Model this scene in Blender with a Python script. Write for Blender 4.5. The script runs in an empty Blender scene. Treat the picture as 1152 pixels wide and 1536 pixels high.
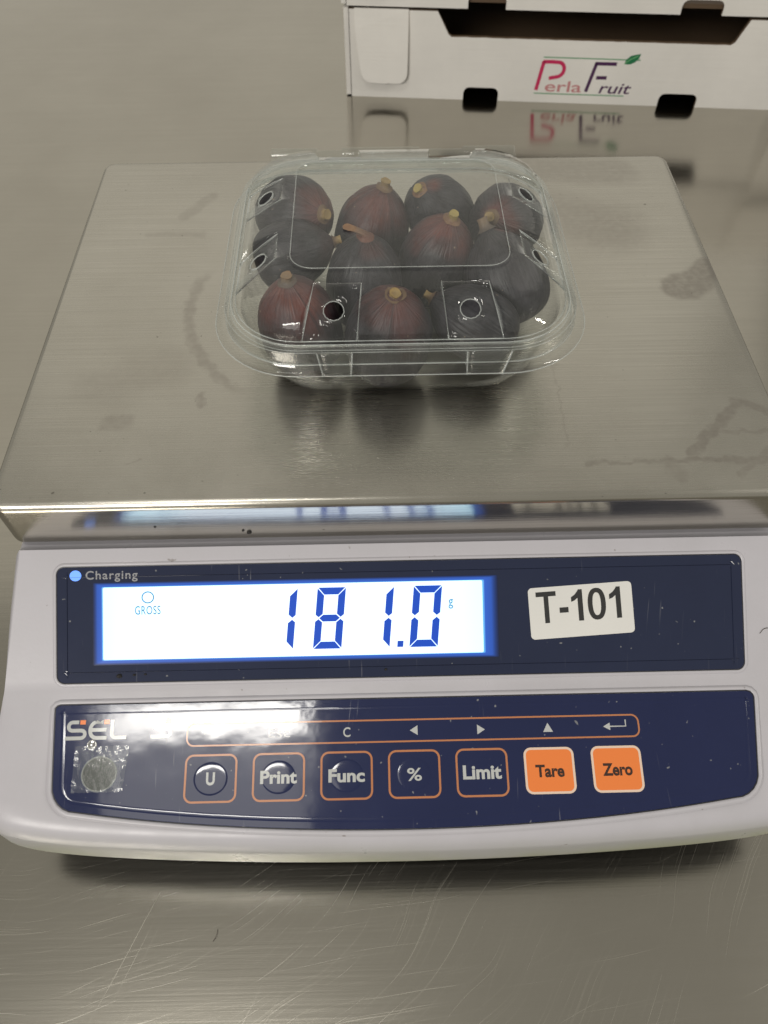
import bpy, bmesh, math, random
from mathutils import Vector, Matrix, noise as mnoise
random.seed(7)
S = bpy.context.scene
COL = S.collection
rad = math.radians

# ------------------------------------------------------------------ camera, world, lamps, exposure
YAW, PIT, ROL = 0.01688, 0.94420, 0.00548
CAM = Vector((-0.0083, -0.2619, 0.2077))
fw = Vector((math.sin(YAW)*math.cos(PIT), math.cos(YAW)*math.cos(PIT), -math.sin(PIT)))
rt = Vector((math.cos(YAW), -math.sin(YAW), 0)); dn = fw.cross(rt)
rt, dn = math.cos(ROL)*rt + math.sin(ROL)*dn, -math.sin(ROL)*rt + math.cos(ROL)*dn
cd = bpy.data.cameras.new("camera"); cam = bpy.data.objects.new("camera", cd); COL.objects.link(cam)
cam.matrix_world = Matrix(((rt.x, -dn.x, -fw.x, CAM.x), (rt.y, -dn.y, -fw.y, CAM.y), (rt.z, -dn.z, -fw.z, CAM.z), (0, 0, 0, 1)))
cd.sensor_fit = 'VERTICAL'; cd.sensor_height = 36.0; cd.lens = 36.0*1154/1536
cd.clip_start = 0.01; cd.clip_end = 50
cd.dof.use_dof = True; cd.dof.focus_distance = 0.29; cd.dof.aperture_fstop = 20
S.camera = cam
w = bpy.data.worlds.new("World"); S.world = w; w.use_nodes = True
bg = w.node_tree.nodes["Background"]; bg.inputs[0].default_value = (1.0, 0.96, 0.85, 1); bg.inputs[1].default_value = 0.33

def area(name, loc, target, sx, sy, radiance, col):
    l = bpy.data.lights.new(name, 'AREA'); l.shape = 'RECTANGLE'; l.size = sx; l.size_y = sy
    l.energy = radiance*math.pi*sx*sy; l.color = col
    o = bpy.data.objects.new(name, l); COL.objects.link(o); o.location = loc
    d = (Vector(target)-Vector(loc)).normalized(); o.rotation_euler = d.to_track_quat('-Z', 'Y').to_euler()
    return o
area("ceiling_lamp_near", (-0.44, -0.487, 1.62), (-0.44, -0.487, 0), 0.50, 0.092, 26.0, (1.0, 0.97, 0.91))
area("added_panel_near", (-0.445, -0.71, 1.62), (-0.445, -0.71, 0), 0.51, 0.34, 1.9, (1.0, 0.97, 0.91))  # unseen dim panel, added for the grey reflection in the key film
area("added_glint_right", (2.1, -0.55, 1.6), (0.1, 0, 0), 0.12, 1.3, 30.0, (1.0, 0.96, 0.88))  # unseen lamp, added for glints on the punnet's right front corner

area("added_fill_back", (-1.5, -2.7, 1.55), (0.1, 0.3, 0), 1.5, 0.7, 18.5, (1.0, 0.96, 0.90))  # unseen fill added behind the camera to brighten the box fronts
area("added_fill_far", (-0.2, 2.7, 1.75), (0, 0.1, 0), 4.2, 3.0, 0.27, (1.0, 0.94, 0.82))  # large soft panel added out of view to brighten the steel's reflections

vs = S.view_settings
vs.view_transform = 'Standard'; vs.look = 'None'; vs.exposure = 0.0; vs.gamma = 1.0
S.render.engine = 'CYCLES'
S.cycles.transparent_max_bounces = 48; S.cycles.max_bounces = 12; S.cycles.glossy_bounces = 8
S.cycles.use_denoising = True
S.cycles.caustics_reflective = False; S.cycles.caustics_refractive = False

# ------------------------------------------------------------------ shader helpers
class NT:
    def __init__(self, name):
        self.m = bpy.data.materials.new(name); self.m.use_nodes = True
        self.t = self.m.node_tree; self.t.nodes.clear()
        self.out = self.t.nodes.new('ShaderNodeOutputMaterial')
    def n(self, typ, **k):
        nd = self.t.nodes.new('ShaderNode'+typ)
        for a, b in k.items(): setattr(nd, a, b)
        return nd
    def set(self, sock, v):
        if isinstance(v, bpy.types.NodeSocket): self.t.links.new(v, sock)
        elif isinstance(v, (tuple, list)) and sock.type == 'RGBA' and len(v) == 3: sock.default_value = (*v, 1)
        else: sock.default_value = v
    def math(self, op, a, b=0.0, c=0.0):
        nd = self.n('Math', operation=op)
        for i, v in enumerate((a, b, c)): self.set(nd.inputs[i], v)
        return nd.outputs[0]
    def vmath(self, op, a, b=None, scale=None):
        nd = self.n('VectorMath', operation=op); self.set(nd.inputs[0], a)
        if b is not None: self.set(nd.inputs[1], b)
        if scale is not None: self.set(nd.inputs['Scale'], scale)
        return nd.outputs['Value'] if op in ('DOT_PRODUCT', 'LENGTH', 'DISTANCE') else nd.outputs[0]
    def pos(self): return self.n('NewGeometry').outputs['Position']
    def obj(self): return self.n('TexCoord').outputs['Object']
    def mapping(self, v, scale=(1, 1, 1), rot=(0, 0, 0), loc=(0, 0, 0)):
        nd = self.n('Mapping'); self.set(nd.inputs[0], v)
        nd.inputs['Scale'].default_value = scale; nd.inputs['Rotation'].default_value = rot; nd.inputs['Location'].default_value = loc
        return nd.outputs[0]
    def noise(self, v, scale=5.0, detail=2.0, rough=0.5, dist=0.0):
        nd = self.n('TexNoise'); self.set(nd.inputs['Vector'], v)
        nd.inputs['Scale'].default_value = scale; nd.inputs['Detail'].default_value = detail
        nd.inputs['Roughness'].default_value = rough; nd.inputs['Distortion'].default_value = dist
        return nd.outputs[0]
    def ncol(self, v, scale=5.0, detail=2.0):
        nd = self.n('TexNoise'); self.set(nd.inputs['Vector'], v); nd.inputs['Scale'].default_value = scale; nd.inputs['Detail'].default_value = detail
        return nd.outputs['Color']
    def range(self, v, a, b, c=0.0, d=1.0, smooth=False):
        nd = self.n('MapRange'); nd.interpolation_type = 'SMOOTHSTEP' if smooth else 'LINEAR'; nd.clamp = True
        self.set(nd.inputs[0], v)
        for i, x in zip((1, 2, 3, 4), (a, b, c, d)): self.set(nd.inputs[i], x)
        return nd.outputs[0]
    def mix(self, f, a, b):
        nd = self.n('Mix', data_type='RGBA'); self.set(nd.inputs[0], f); self.set(nd.inputs[6], a); self.set(nd.inputs[7], b)
        return nd.outputs[2]
    def bump(self, h, strength=0.3, dist=0.001, normal=None):
        nd = self.n('Bump'); nd.inputs['Strength'].default_value = strength; nd.inputs['Distance'].default_value = dist
        self.set(nd.inputs['Height'], h)
        if normal is not None: self.set(nd.inputs['Normal'], normal)
        return nd.outputs[0]
    def principled(self, **k):
        p = self.n('BsdfPrincipled')
        for a, v in k.items(): self.set(p.inputs[a.replace('_', ' ')], v)
        self.t.links.new(p.outputs[0], self.out.inputs[0]); return p
    def capsule(self, p, a, b, r0, r1):
        ba = Vector(b)-Vector(a); ba.z = 0
        pa = self.vmath('SUBTRACT', p, tuple(a))
        L = max(ba.length_squared, 1e-9)
        h = self.math('DIVIDE', self.vmath('DOT_PRODUCT', pa, tuple(ba)), L)
        h = self.range(h, 0, 1)
        d = self.vmath('LENGTH', self.vmath('SUBTRACT', pa, self.vmath('SCALE', tuple(ba), scale=h)))
        return self.range(d, r0, r1, 1, 0, True)

def plain(name, col, rough=0.5, metal=0.0, spec=0.5, emit=None, es=0.0):
    m = NT(name); p = m.principled(Base_Color=col, Roughness=rough, Metallic=metal)
    p.inputs['Specular IOR Level'].default_value = spec
    if emit: p.inputs['Emission Color'].default_value = (*emit, 1); p.inputs['Emission Strength'].default_value = es
    return m.m

STEEL = (0.60, 0.57, 0.51)
def steel_platform():
    m = NT("brushed_steel_platform"); p = m.pos()
    fine = m.noise(m.mapping(p, (14, 1500, 1500)), 1, 3, 0.6)
    mid = m.noise(m.mapping(p, (5, 160, 160)), 1, 2)
    blot = m.noise(p, 14, 4, 0.6)
    wp = m.vmath('ADD', p, m.vmath('SCALE', m.vmath('SUBTRACT', m.ncol(p, 60, 4), (0.5, 0.5, 0.5)), scale=0.014))
    wp = m.vmath('MULTIPLY', wp, (1, 1, 0))
    wf = m.vmath('ADD', p, m.vmath('SCALE', m.vmath('SUBTRACT', m.ncol(p, 220, 3), (0.5, 0.5, 0.5)), scale=0.006))
    wf = m.vmath('MULTIPLY', wf, (1, 1, 0))
    st = None
    for a, b, r0, r1, s, v in [
        ((.121, .001, 0), (.137, .014, 0), .006, .010, 0.75, wp), ((.094, -.0915, 0), (.066, -.0925, 0), .0001, .0016, .6, wf),
        ((.094, -.0915, 0), (.14, -.0925, 0), .0005, .0022, .75, wf), ((.1035, -.0885, 0), (.127, -.064, 0), .0012, .0030, .75, wf),
        ((.127, -.064, 0), (.14, -.072, 0), .001, .0028, .7, wf), ((.118, -.098, 0), (.131, -.088, 0), .0008, .0024, .6, wf),
        ((.112, -.0785, 0), (.14, -.079, 0), .0003, .0014, .5, wf), ((.094, -.0915, 0), (.097, -.0985, 0), .0010, .004, .5, wf),
        ((-.0733, -.056, 0), (-.0725, -.061, 0), .0002, .0022, .7, wf), ((-.106, -.0685, 0), (-.098, -.0675, 0), .0015, .0045, .45, wp),
        ((-.085, -.006, 0), (-.083, -.007, 0), .0003, .002, .6, wf), ((-.095, .060, 0), (-.083, .076, 0), .0012, .0040, .35, wp),
        ((-.108, .045, 0), (-.085, .047, 0), .0006, .0032, .3, wp), ((-.095, -.088, 0), (-.091, -.086, 0), .0001, .0009, .6, wf),
        ((.035, .08, 0), (.10, .045, 0), .006, .026, .45, wp), ((.11, .092, 0), (.05, .095, 0), .006, .016, .4, wp),
        ((.062, -.02, 0), (.060, -.085, 0), .0001, .0009, .25, wf), ((-.11, -.05, 0), (-.09, -.04, 0), .004, .016, .2, wp)]:
        c = m.math('MULTIPLY', m.capsule(v, a, b, r0, r1), s)
        st = c if st is None else m.math('MAXIMUM', st, c)
    # dried ring left by an earlier wet tray, round the left of the punnet
    q = m.vmath('SUBTRACT', m.vmath('MULTIPLY', wf, (1, 1, 0)), (-.012, -.006, 0))
    q = m.vmath('MULTIPLY', q, (1.0, 1.12, 0))
    dr = m.math('ABSOLUTE', m.math('SUBTRACT', m.vmath('LENGTH', q), .0715))
    ring = m.range(dr, .0006, .0036, .55, 0, True)
    ring = m.math('MULTIPLY', ring, m.range(m.n('SeparateXYZ').outputs[0], 0, 1) if False else 1.0)
    sx = m.n('SeparateXYZ'); m.set(sx.inputs[0], p)
    ring = m.math('MULTIPLY', ring, m.range(sx.outputs[0], -.052, -.068, 0, 1, True))
    ring = m.math('MULTIPLY', ring, m.range(sx.outputs[1], .022, .008, 0, 1, True))
    st = m.math('MAXIMUM', st, ring)
    st = m.math('MULTIPLY', st, m.range(m.noise(p, 350, 2), .25, .6, .5, 1))
    speck = m.range(m.noise(p, 420, 1), .775, .80)
    tint = m.mix(m.range(blot, .35, .7), (0.56, 0.535, 0.475), (0.66, 0.635, 0.57))
    tint = m.mix(m.range(fine, .2, .8, 0, .55), tint, (0.42, 0.40, 0.35))
    tint = m.mix(m.math('MULTIPLY', st, .62), tint, (0.25, 0.215, 0.19))
    tint = m.mix(m.math('MULTIPLY', speck, .55), tint, (0.06, 0.05, 0.04))
    ro = m.math('ADD', m.range(fine, .2, .8, .22, .32), m.math('MULTIPLY', st, .10))
    ro = m.math('ADD', ro, m.range(blot, .3, .7, -.03, .05))
    nz = m.n('SeparateXYZ'); m.set(nz.inputs[0], m.n('NewGeometry').outputs['Normal'])
    ro = m.math('MULTIPLY', ro, m.range(nz.outputs[2], .2, .8, .62, 1.0))      # the folded lip is polished finer than the top
    h = m.math('ADD', fine, m.math('MULTIPLY', mid, .5))
    pr = m.principled(Base_Color=tint, Metallic=1.0, Roughness=ro, Anisotropic=0.6, Anisotropic_Rotation=0.25, Normal=m.bump(h, .09, .0004))
    tg = m.n('Tangent', direction_type='UV_MAP'); tg.uv_map = 'brush'
    m.t.links.new(tg.outputs[0], pr.inputs['Tangent'])
    return m.m

def steel_table():
    m = NT("scratched_steel_table"); p = m.pos()
    fine = m.noise(m.mapping(p, (10, 900, 900)), 1, 3, 0.6)
    blot = m.noise(p, 7, 4, 0.6)
    # scouring arcs: thin lines of constant radius about the spot the cloth turned round
    c = m.vmath('SUBTRACT', p, (-.1513, -.0707, -.1)); s = m.n('SeparateXYZ'); m.set(s.inputs[0], c)
    wob = m.noise(p, 9, 2)
    r = m.math('ADD', m.vmath('LENGTH', c), m.math('MULTIPLY', wob, .05))
    th = m.math('ARCTAN2', s.outputs[1], s.outputs[0])
    def lines(r, th, fr, ft, lo, hi, off):
        cv = m.n('CombineXYZ'); m.set(cv.inputs[0], m.math('MULTIPLY', r, fr)); m.set(cv.inputs[1], m.math('MULTIPLY', th, ft)); cv.inputs[2].default_value = off
        return m.range(m.noise(cv.outputs[0], 1, 1, .4), lo, hi)
    a1 = lines(r, th, 1250, 1.9, .69, .80, 0)
    a2 = lines(r, th, 2300, 3.6, .65, .78, 4)
    s2 = m.n('SeparateXYZ'); m.set(s2.inputs[0], m.mapping(p, rot=(0, 0, rad(-24)))); a3 = lines(m.math('ADD', s2.outputs[1], m.math('MULTIPLY', wob, .014)), s2.outputs[0], 1300, 16, .72, .82, 8)
    s3 = m.n('SeparateXYZ'); m.set(s3.inputs[0], m.mapping(p, rot=(0, 0, rad(-8)))); a4 = lines(m.math('ADD', s3.outputs[1], m.math('MULTIPLY', wob, .018)), s3.outputs[0], 2300, 12, .66, .79, 15)
    s4 = m.n('SeparateXYZ'); m.set(s4.inputs[0], m.mapping(p, rot=(0, 0, rad(-62)))); a5 = lines(m.math('ADD', s4.outputs[1], m.math('MULTIPLY', wob, .02)), s4.outputs[0], 1800, 14, .72, .84, 25)
    sc = m.math('MAXIMUM', m.math('MAXIMUM', a1, a2), m.math('MAXIMUM', m.math('MAXIMUM', a3, a4), a5))
    sp = m.n('SeparateXYZ'); m.set(sp.inputs[0], p)
    front = m.range(sp.outputs[1], -.02, -.19, .08, 1, True)      # scoured where people work, in front of the scale
    sc = m.math('MULTIPLY', sc, front)
    tint = m.mix(m.range(blot, .35, .7), (0.455, 0.43, 0.375), (0.52, 0.495, 0.435))
    tint = m.mix(m.range(fine, .2, .8, 0, .40), tint, (0.40, 0.38, 0.335))
    tint = m.mix(m.math('MULTIPLY', sc, .22), tint, (0.78, 0.74, 0.65))
    ro = m.math('ADD', m.range(front, 0, 1, .12, .19), m.range(fine, .2, .8, 0, .05))
    ro = m.math('ADD', ro, m.math('MULTIPLY', sc, .09))
    h = m.math('ADD', m.math('MULTIPLY', fine, .5), m.math('MULTIPLY', sc, -.05))
    m.principled(Base_Color=tint, Metallic=1.0, Roughness=ro, Normal=m.bump(h, .12, .0003))
    return m.m

def housing_mat():
    m = NT("pale_grey_plastic"); p = m.pos()
    g = m.noise(p, 900, 2); d = m.noise(p, 45, 5, .65); sp = m.range(m.noise(p, 260, 2), .745, .77)
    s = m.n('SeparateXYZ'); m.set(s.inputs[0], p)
    green_reflect = m.math('MULTIPLY', m.range(s.outputs[2], -.066, -.0835), m.range(m.noise(p, 30, 4), .25, .55, .3, 1))  # green reflection along the lower edge, painted into the plastic's colour
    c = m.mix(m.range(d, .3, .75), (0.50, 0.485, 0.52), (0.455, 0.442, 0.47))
    c = m.mix(m.math('MULTIPLY', green_reflect, .6), c, (0.34, 0.37, 0.15))
    c = m.mix(m.math('MULTIPLY', sp, .6), c, (0.16, 0.13, 0.11))
    m.principled(Base_Color=c, Roughness=m.range(d, .3, .7, .26, .40), Normal=m.bump(g, .06, .0003))
    return m.m

def film_mat(name, c0, wave, cov=.10):
    m = NT(name); p = m.pos()
    sc = None
    for ang, f, off in ((20, 900, 0), (-35, 1100, 5), (70, 800, 9), (-80, 1000, 14)):
        q = m.mapping(m.vmath('ADD', p, m.vmath('SCALE', m.ncol(p, 14, 1), scale=.012)), (f, 40, 40), (0, 0, rad(ang)), (off, 0, 0))
        l = m.range(m.noise(q, 1, 1, .4), .76, .82)
        sc = l if sc is None else m.math('MAXIMUM', sc, l)
    dust = m.range(m.noise(p, 520, 1), .765, .80)
    sc = m.math('MULTIPLY', sc, m.range(m.noise(p, 18, 2), .4, .65))
    hz = m.range(m.noise(p, 30, 4, .65), .3, .75)
    c = m.mix(m.math('MULTIPLY', hz, .35), c0, tuple(x*1.35+.004 for x in c0))
    c = m.mix(m.math('MULTIPLY', sc, .20), c, (.45, .45, .47))
    c = m.mix(m.math('MULTIPLY', dust, .45), c, (.40, .40, .38))
    ro = m.math('ADD', m.range(hz, 0, 1, cov, cov+.07), m.math('MULTIPLY', sc, .25))
    h = m.math('ADD', m.noise(p, 42, 2), m.math('MULTIPLY', m.noise(p, 160, 2), .12))
    pr = m.principled(Base_Color=c, Roughness=ro, Normal=m.bump(h, wave, .002))
    pr.inputs['Coat Weight'].default_value = 0.12; pr.inputs['Coat Roughness'].default_value = .30
    pr.inputs['Specular IOR Level'].default_value = .62
    return m.m

def plastic_mat(name, haze=0.015, rough=.045, wob=.25):
    m = NT(name); p = m.obj()
    h = m.math('ADD', m.noise(p, 90, 2), m.math('MULTIPLY', m.noise(p, 380, 2), .4))
    nrm = m.bump(h, wob, .0012)
    lw = m.n('LayerWeight'); lw.inputs['Blend'].default_value = .5; m.set(lw.inputs['Normal'], nrm)
    f = m.math('ADD', .032, m.math('MULTIPLY', .85, m.math('POWER', lw.outputs['Facing'], 5.0)))
    tr = m.n('BsdfTransparent'); tr.inputs[0].default_value = (.978, .984, .980, 1)
    gl = m.n('BsdfGlossy'); gl.inputs['Roughness'].default_value = rough; gl.inputs[0].default_value = (1, 1, 1, 1); m.set(gl.inputs['Normal'], nrm)
    df = m.n('BsdfDiffuse'); df.inputs[0].default_value = (.80, .84, .82, 1)
    m1 = m.n('MixShader'); m.set(m1.inputs[0], f); m.set(m1.inputs[1], tr.outputs[0]); m.set(m1.inputs[2], gl.outputs[0])
    m2 = m.n('MixShader'); m2.inputs[0].default_value = haze; m.set(m2.inputs[1], m1.outputs[0]); m.set(m2.inputs[2], df.outputs[0])
    m.t.links.new(m2.outputs[0], m.out.inputs[0])
    return m.m

def fig_mat(name, red, seed, redax=.45):
    m = NT(name); o = m.mapping(m.obj(), loc=(seed*.13, seed*.07, 0))
    raw = m.obj(); s = m.n('SeparateXYZ'); m.set(s.inputs[0], raw)
    th = m.math('ARCTAN2', s.outputs[1], s.outputs[0])
    cv = m.n('CombineXYZ'); m.set(cv.inputs[0], m.math('COSINE', th)); m.set(cv.inputs[1], m.math('SINE', th)); m.set(cv.inputs[2], m.math('MULTIPLY', s.outputs[2], 22))
    rib = m.noise(m.mapping(cv.outputs[0], (5.5, 5.5, 1.9), loc=(seed, 0, 0)), 1, 3, .6)
    fineb = m.noise(m.mapping(cv.outputs[0], (13, 13, 6.0), loc=(seed, 0, 0)), 1, 2, .6)
    blot = m.noise(o, 75, 4, .6); big = m.noise(o, 45, 2)
    neck = m.range(m.math('ADD', s.outputs[2], m.math('MULTIPLY', m.math('SUBTRACT', big, .5), .035)), .019*(1-red*.95), .0205, 0, 1, True)
    warm = m.math('MULTIPLY', neck, m.range(blot, .3, .65, .35, 1))
    c = m.mix(m.range(blot, .35, .7), (.010, .010, .014), (.022, .017, .022))
    c = m.mix(m.math('MULTIPLY', warm, .85), c, (.155, .034, .024))
    c = m.mix(m.math('MULTIPLY', m.range(neck, .85, 1), m.range(fineb, .45, .7, 0, .35)), c, (.26, .09, .05))
    bloom = m.math('MULTIPLY', m.range(m.noise(o, 120, 4, .7), .38, .72), m.range(fineb, .25, .7, .65, 1))
    c = m.mix(m.math('MULTIPLY', bloom, .55), c, (.108, .102, .116))
    c = m.mix(m.math('MULTIPLY', m.range(rib, .54, .70), .55), c, (.010, .010, .014))
    c = m.mix(m.range(m.noise(o, 480, 1), .77, .80, 0, .6), c, (.40, .30, .20))
    h = m.math('ADD', m.math('MULTIPLY', rib, 1.0), m.math('MULTIPLY', fineb, .35))
    m.principled(Base_Color=c, Roughness=m.range(bloom, 0, 1, .36, .6), Normal=m.bump(h, .55, .0012)).inputs['Specular IOR Level'].default_value = .34
    return m.m

def stem_mat(name, a, b):
    m = NT(name); s = m.n('SeparateXYZ'); m.set(s.inputs[0], m.obj())
    n = m.noise(m.obj(), 300, 3)
    f = m.range(m.math('ADD', s.outputs[2], m.math('MULTIPLY', m.math('SUBTRACT', n, .5), .004)), .0165, .0195)
    c = m.mix(f, a, b); c = m.mix(m.range(n, .55, .75, 0, .5), c, (.10, .06, .03))
    m.principled(Base_Color=c, Roughness=.6, Normal=m.bump(n, .3, .0005)); return m.m

def card_mat(name, col):
    m = NT(name); p = m.pos()
    f = m.math('ADD', m.noise(m.mapping(p, (30, 30, 700)), 1, 2), m.math('MULTIPLY', m.noise(m.mapping(p, (3, 3, 190)), 1, 1), .2)); d = m.noise(p, 20, 4, .6)
    c = m.mix(m.range(d, .3, .75), col, tuple(x*.9 for x in col))
    m.principled(Base_Color=c, Roughness=.6, Normal=m.bump(m.math('ADD', f, d), .14, .0008)); return m.m

def lcd_mat():
    m = NT("lit_lcd_backlight"); p = m.pos()
    s = m.n('SeparateXYZ'); m.set(s.inputs[0], p)
    f = m.range(m.math('ABSOLUTE', m.math('ADD', s.outputs[0], .039)), .04, .072)
    e = m.mix(f, (.64, .78, 1.0), (.42, .74, 1.0))
    pr = m.principled(Base_Color=(.2, .2, .22), Roughness=.2, Emission_Color=e, Emission_Strength=1.62)
    return m.m

def glow_mat():
    m = NT("lit_lcd_edge_leak")
    at = m.n('Attribute'); at.attribute_name = 'leak'
    f = at.outputs['Fac']
    e = m.mix(m.range(f, .80, 1.0), (.035, .16, .80), (.16, .55, 1.0))
    st = m.math('POWER', f, 1.3)
    m.principled(Base_Color=(.012, .018, .05), Roughness=.2, Emission_Color=e, Emission_Strength=m.math('MULTIPLY', st, .95))
    return m.m

M = dict(
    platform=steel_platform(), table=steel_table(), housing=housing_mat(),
    dfilm=film_mat("dark_display_window", (.010, .016, .046), .012, .05), kfilm=film_mat("navy_key_film", (.006, .012, .060), .085, .05),
    rim=plain("grey_pocket_rim", (.40, .39, .41), .28), gap=plain("dark_groove", (.02, .02, .025), .35),
    base=plain("dark_grey_base", (.07, .07, .07), .5), rubber=plain("black_rubber", (.02, .02, .02), .7),
    lcd=lcd_mat(), glow=glow_mat(), seg=plain("blue_lcd_segment", (.004, .02, .15), .3, emit=(.006, .09, .64), es=.64),
    thin=plain("thin_blue_lcd_print", (.01, .1, .2), .3, emit=(.05, .32, .55), es=.6),
    led=plain("lit_blue_indicator", (.1, .2, .6), .3, emit=(.12, .30, 1.0), es=1.1),
    ink=plain("pale_grey_print", (.50, .51, .50), .11, 0.0, .62), dim=plain("grey_print", (.34, .34, .36), .11, 0.0, .62), orange=plain("orange_print", (.85, .23, .055), .11, 0.0, .62),
    oline=plain("orange_line_print", (.50, .20, .09), .11, 0.0, .62), pale=plain("peach_outline_print", (.78, .60, .48), .11, 0.0, .62), dark=plain("dark_brown_print", (.05, .025, .018), .11, 0.0, .62),
    sticker=card_mat("white_sticker_paper", (.72, .71, .68)), black=plain("black_print", (.018, .018, .018), .55),
    tape=plastic_mat("clear_tape", .045, .10, .10), pet=plastic_mat("clear_punnet_plastic", .011, .018, .19), pett=plastic_mat("clear_tray_plastic", .001, .03, .05), pete=plastic_mat("clear_plastic_cut_edge", .27, .10, .3),
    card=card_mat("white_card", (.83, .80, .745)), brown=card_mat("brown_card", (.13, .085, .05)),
    pink=plain("crimson_print", (.55, .02, .10), .5), rose=plain("faded_rose_print", (.55, .24, .24), .5), purple=plain("dark_purple_print", (.06, .015, .07), .5),
    green=plain("green_print", (.06, .27, .11), .5), greend=plain("dark_green_print", (.01, .16, .06), .5), leafv=plain("pale_green_print", (.25, .55, .25), .5),
    glassy=plain("bubble_level_window", (.05, .055, .05), .12), hair=plain("dark_fibre", (.05, .035, .025), .6), crumb=plain("dark_crumb", (.012, .01, .01), .7),
)

# ------------------------------------------------------------------ object helpers
def empty(name, loc, label, cat, group=None):
    o = bpy.data.objects.new(name, None); COL.objects.link(o); o.location = loc; o.empty_display_size = .02
    o['label'] = label; o['category'] = cat
    if group: o['group'] = group
    return o
def world_loc(o):
    v = Vector((0, 0, 0))
    while o: v += o.location; o = o.parent
    return v
def mesh_obj(name, verts, faces, mat, parent=None, smooth=None, label=None, mats=None, fm=None):
    """verts are given in world space; the object's origin sits at its parent's"""
    off = world_loc(parent) if parent else Vector((0, 0, 0))
    me = bpy.data.meshes.new(name); me.from_pydata([tuple(Vector(v)-off) for v in verts], [], faces); me.validate()
    for mm in (mats or [mat]): me.materials.append(mm)
    if fm:
        for i, p in enumerate(me.polygons): p.material_index = fm[i]
    bm = bmesh.new(); bm.from_mesh(me); bmesh.ops.recalc_face_normals(bm, faces=bm.faces); bm.to_mesh(me); bm.free()
    if smooth is not None:
        me.polygons.foreach_set('use_smooth', [True]*len(me.polygons)); me.set_sharp_from_angle(angle=rad(smooth))
    me.update()
    o = bpy.data.objects.new(name, me); COL.objects.link(o)
    if parent: o.parent = parent
    if label: o['label'] = label
    return o
def bevel(o, width, seg=2, ang=30):
    b = o.modifiers.new("bevel", 'BEVEL'); b.width = width; b.segments = seg; b.limit_method = 'ANGLE'; b.angle_limit = rad(ang); return o

class Frame:
    """a flat panel's own coordinates in mm: u to the right, v down the slope, h off the surface"""
    def __init__(self, o, X, V, N): self.o, self.X, self.V, self.N = map(Vector, (o, X, V, N))
    def __call__(self, u, v, h=0.0): return self.o + self.X*(u/1000) + self.V*(v/1000) + self.N*(h/1000)
def slope(o, deg):
    a = rad(deg); return Frame(o, (1, 0, 0), (0, -math.cos(a), -math.sin(a)), (0, -math.sin(a), math.cos(a)))

def rrect(u0, v0, u1, v1, r, n=6):
    out = []
    for cx, cy, a0 in ((u1-r, v1-r, 0), (u0+r, v1-r, 90), (u0+r, v0+r, 180), (u1-r, v0+r, 270)):
        for i in range(n+1):
            a = rad(a0+90*i/n); out.append((cx+r*math.cos(a), cy+r*math.sin(a)))
    return out
def offset_loop(pts, d):
    n = len(pts); out = []
    area2 = sum(pts[i][0]*pts[(i+1) % n][1]-pts[(i+1) % n][0]*pts[i][1] for i in range(n)); sg = 1 if area2 > 0 else -1
    for i in range(n):
        a, b, c = Vector(pts[i-1]), Vector(pts[i]), Vector(pts[(i+1) % n])
        t1 = (b-a); t2 = (c-b)
        t1 = t1.normalized() if t1.length > 1e-7 else t2.normalized(); t2 = t2.normalized() if t2.length > 1e-7 else t1
        nn = Vector((t1.y+t2.y, -(t1.x+t2.x)))*sg; nn.normalize()
        k = 1/max(.35, nn.dot(Vector((t1.y, -t1.x))*sg)); out.append(tuple(b+nn*d*min(k, 1.6)))
    return out
def plate(name, F, pts, h0, h1, mat, parent, smooth=None, label=None, inset=0.0):
    n = len(pts); top = offset_loop(pts, -inset) if inset else pts
    vs = [F(u, v, h0) for u, v in pts] + [F(u, v, h1-inset*.8) for u, v in pts] + ([F(u, v, h1) for u, v in top] if inset else [])
    fs = [tuple(range(n))[::-1]]
    L = 2 if inset else 1
    for k in range(L): fs += [(k*n+i, k*n+(i+1) % n, (k+1)*n+(i+1) % n, (k+1)*n+i) for i in range(n)]
    fs.append(tuple(range(L*n, L*n+n)))
    return mesh_obj(name, vs, fs, mat, parent, smooth, label)
def ring(name, F, pts, prof, mat, parent, smooth=40, label=None):
    """a moulding swept round a loop; prof = [(outward offset mm, height mm)...]"""
    n = len(pts); vs = []; fs = []
    for d, h in prof: vs += [F(u, v, h) for u, v in offset_loop(pts, d)]
    for k in range(len(prof)-1): fs += [(k*n+i, k*n+(i+1) % n, (k+1)*n+(i+1) % n, (k+1)*n+i) for i in range(n)]
    return mesh_obj(name, vs, fs, mat, parent, smooth, label)

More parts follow.
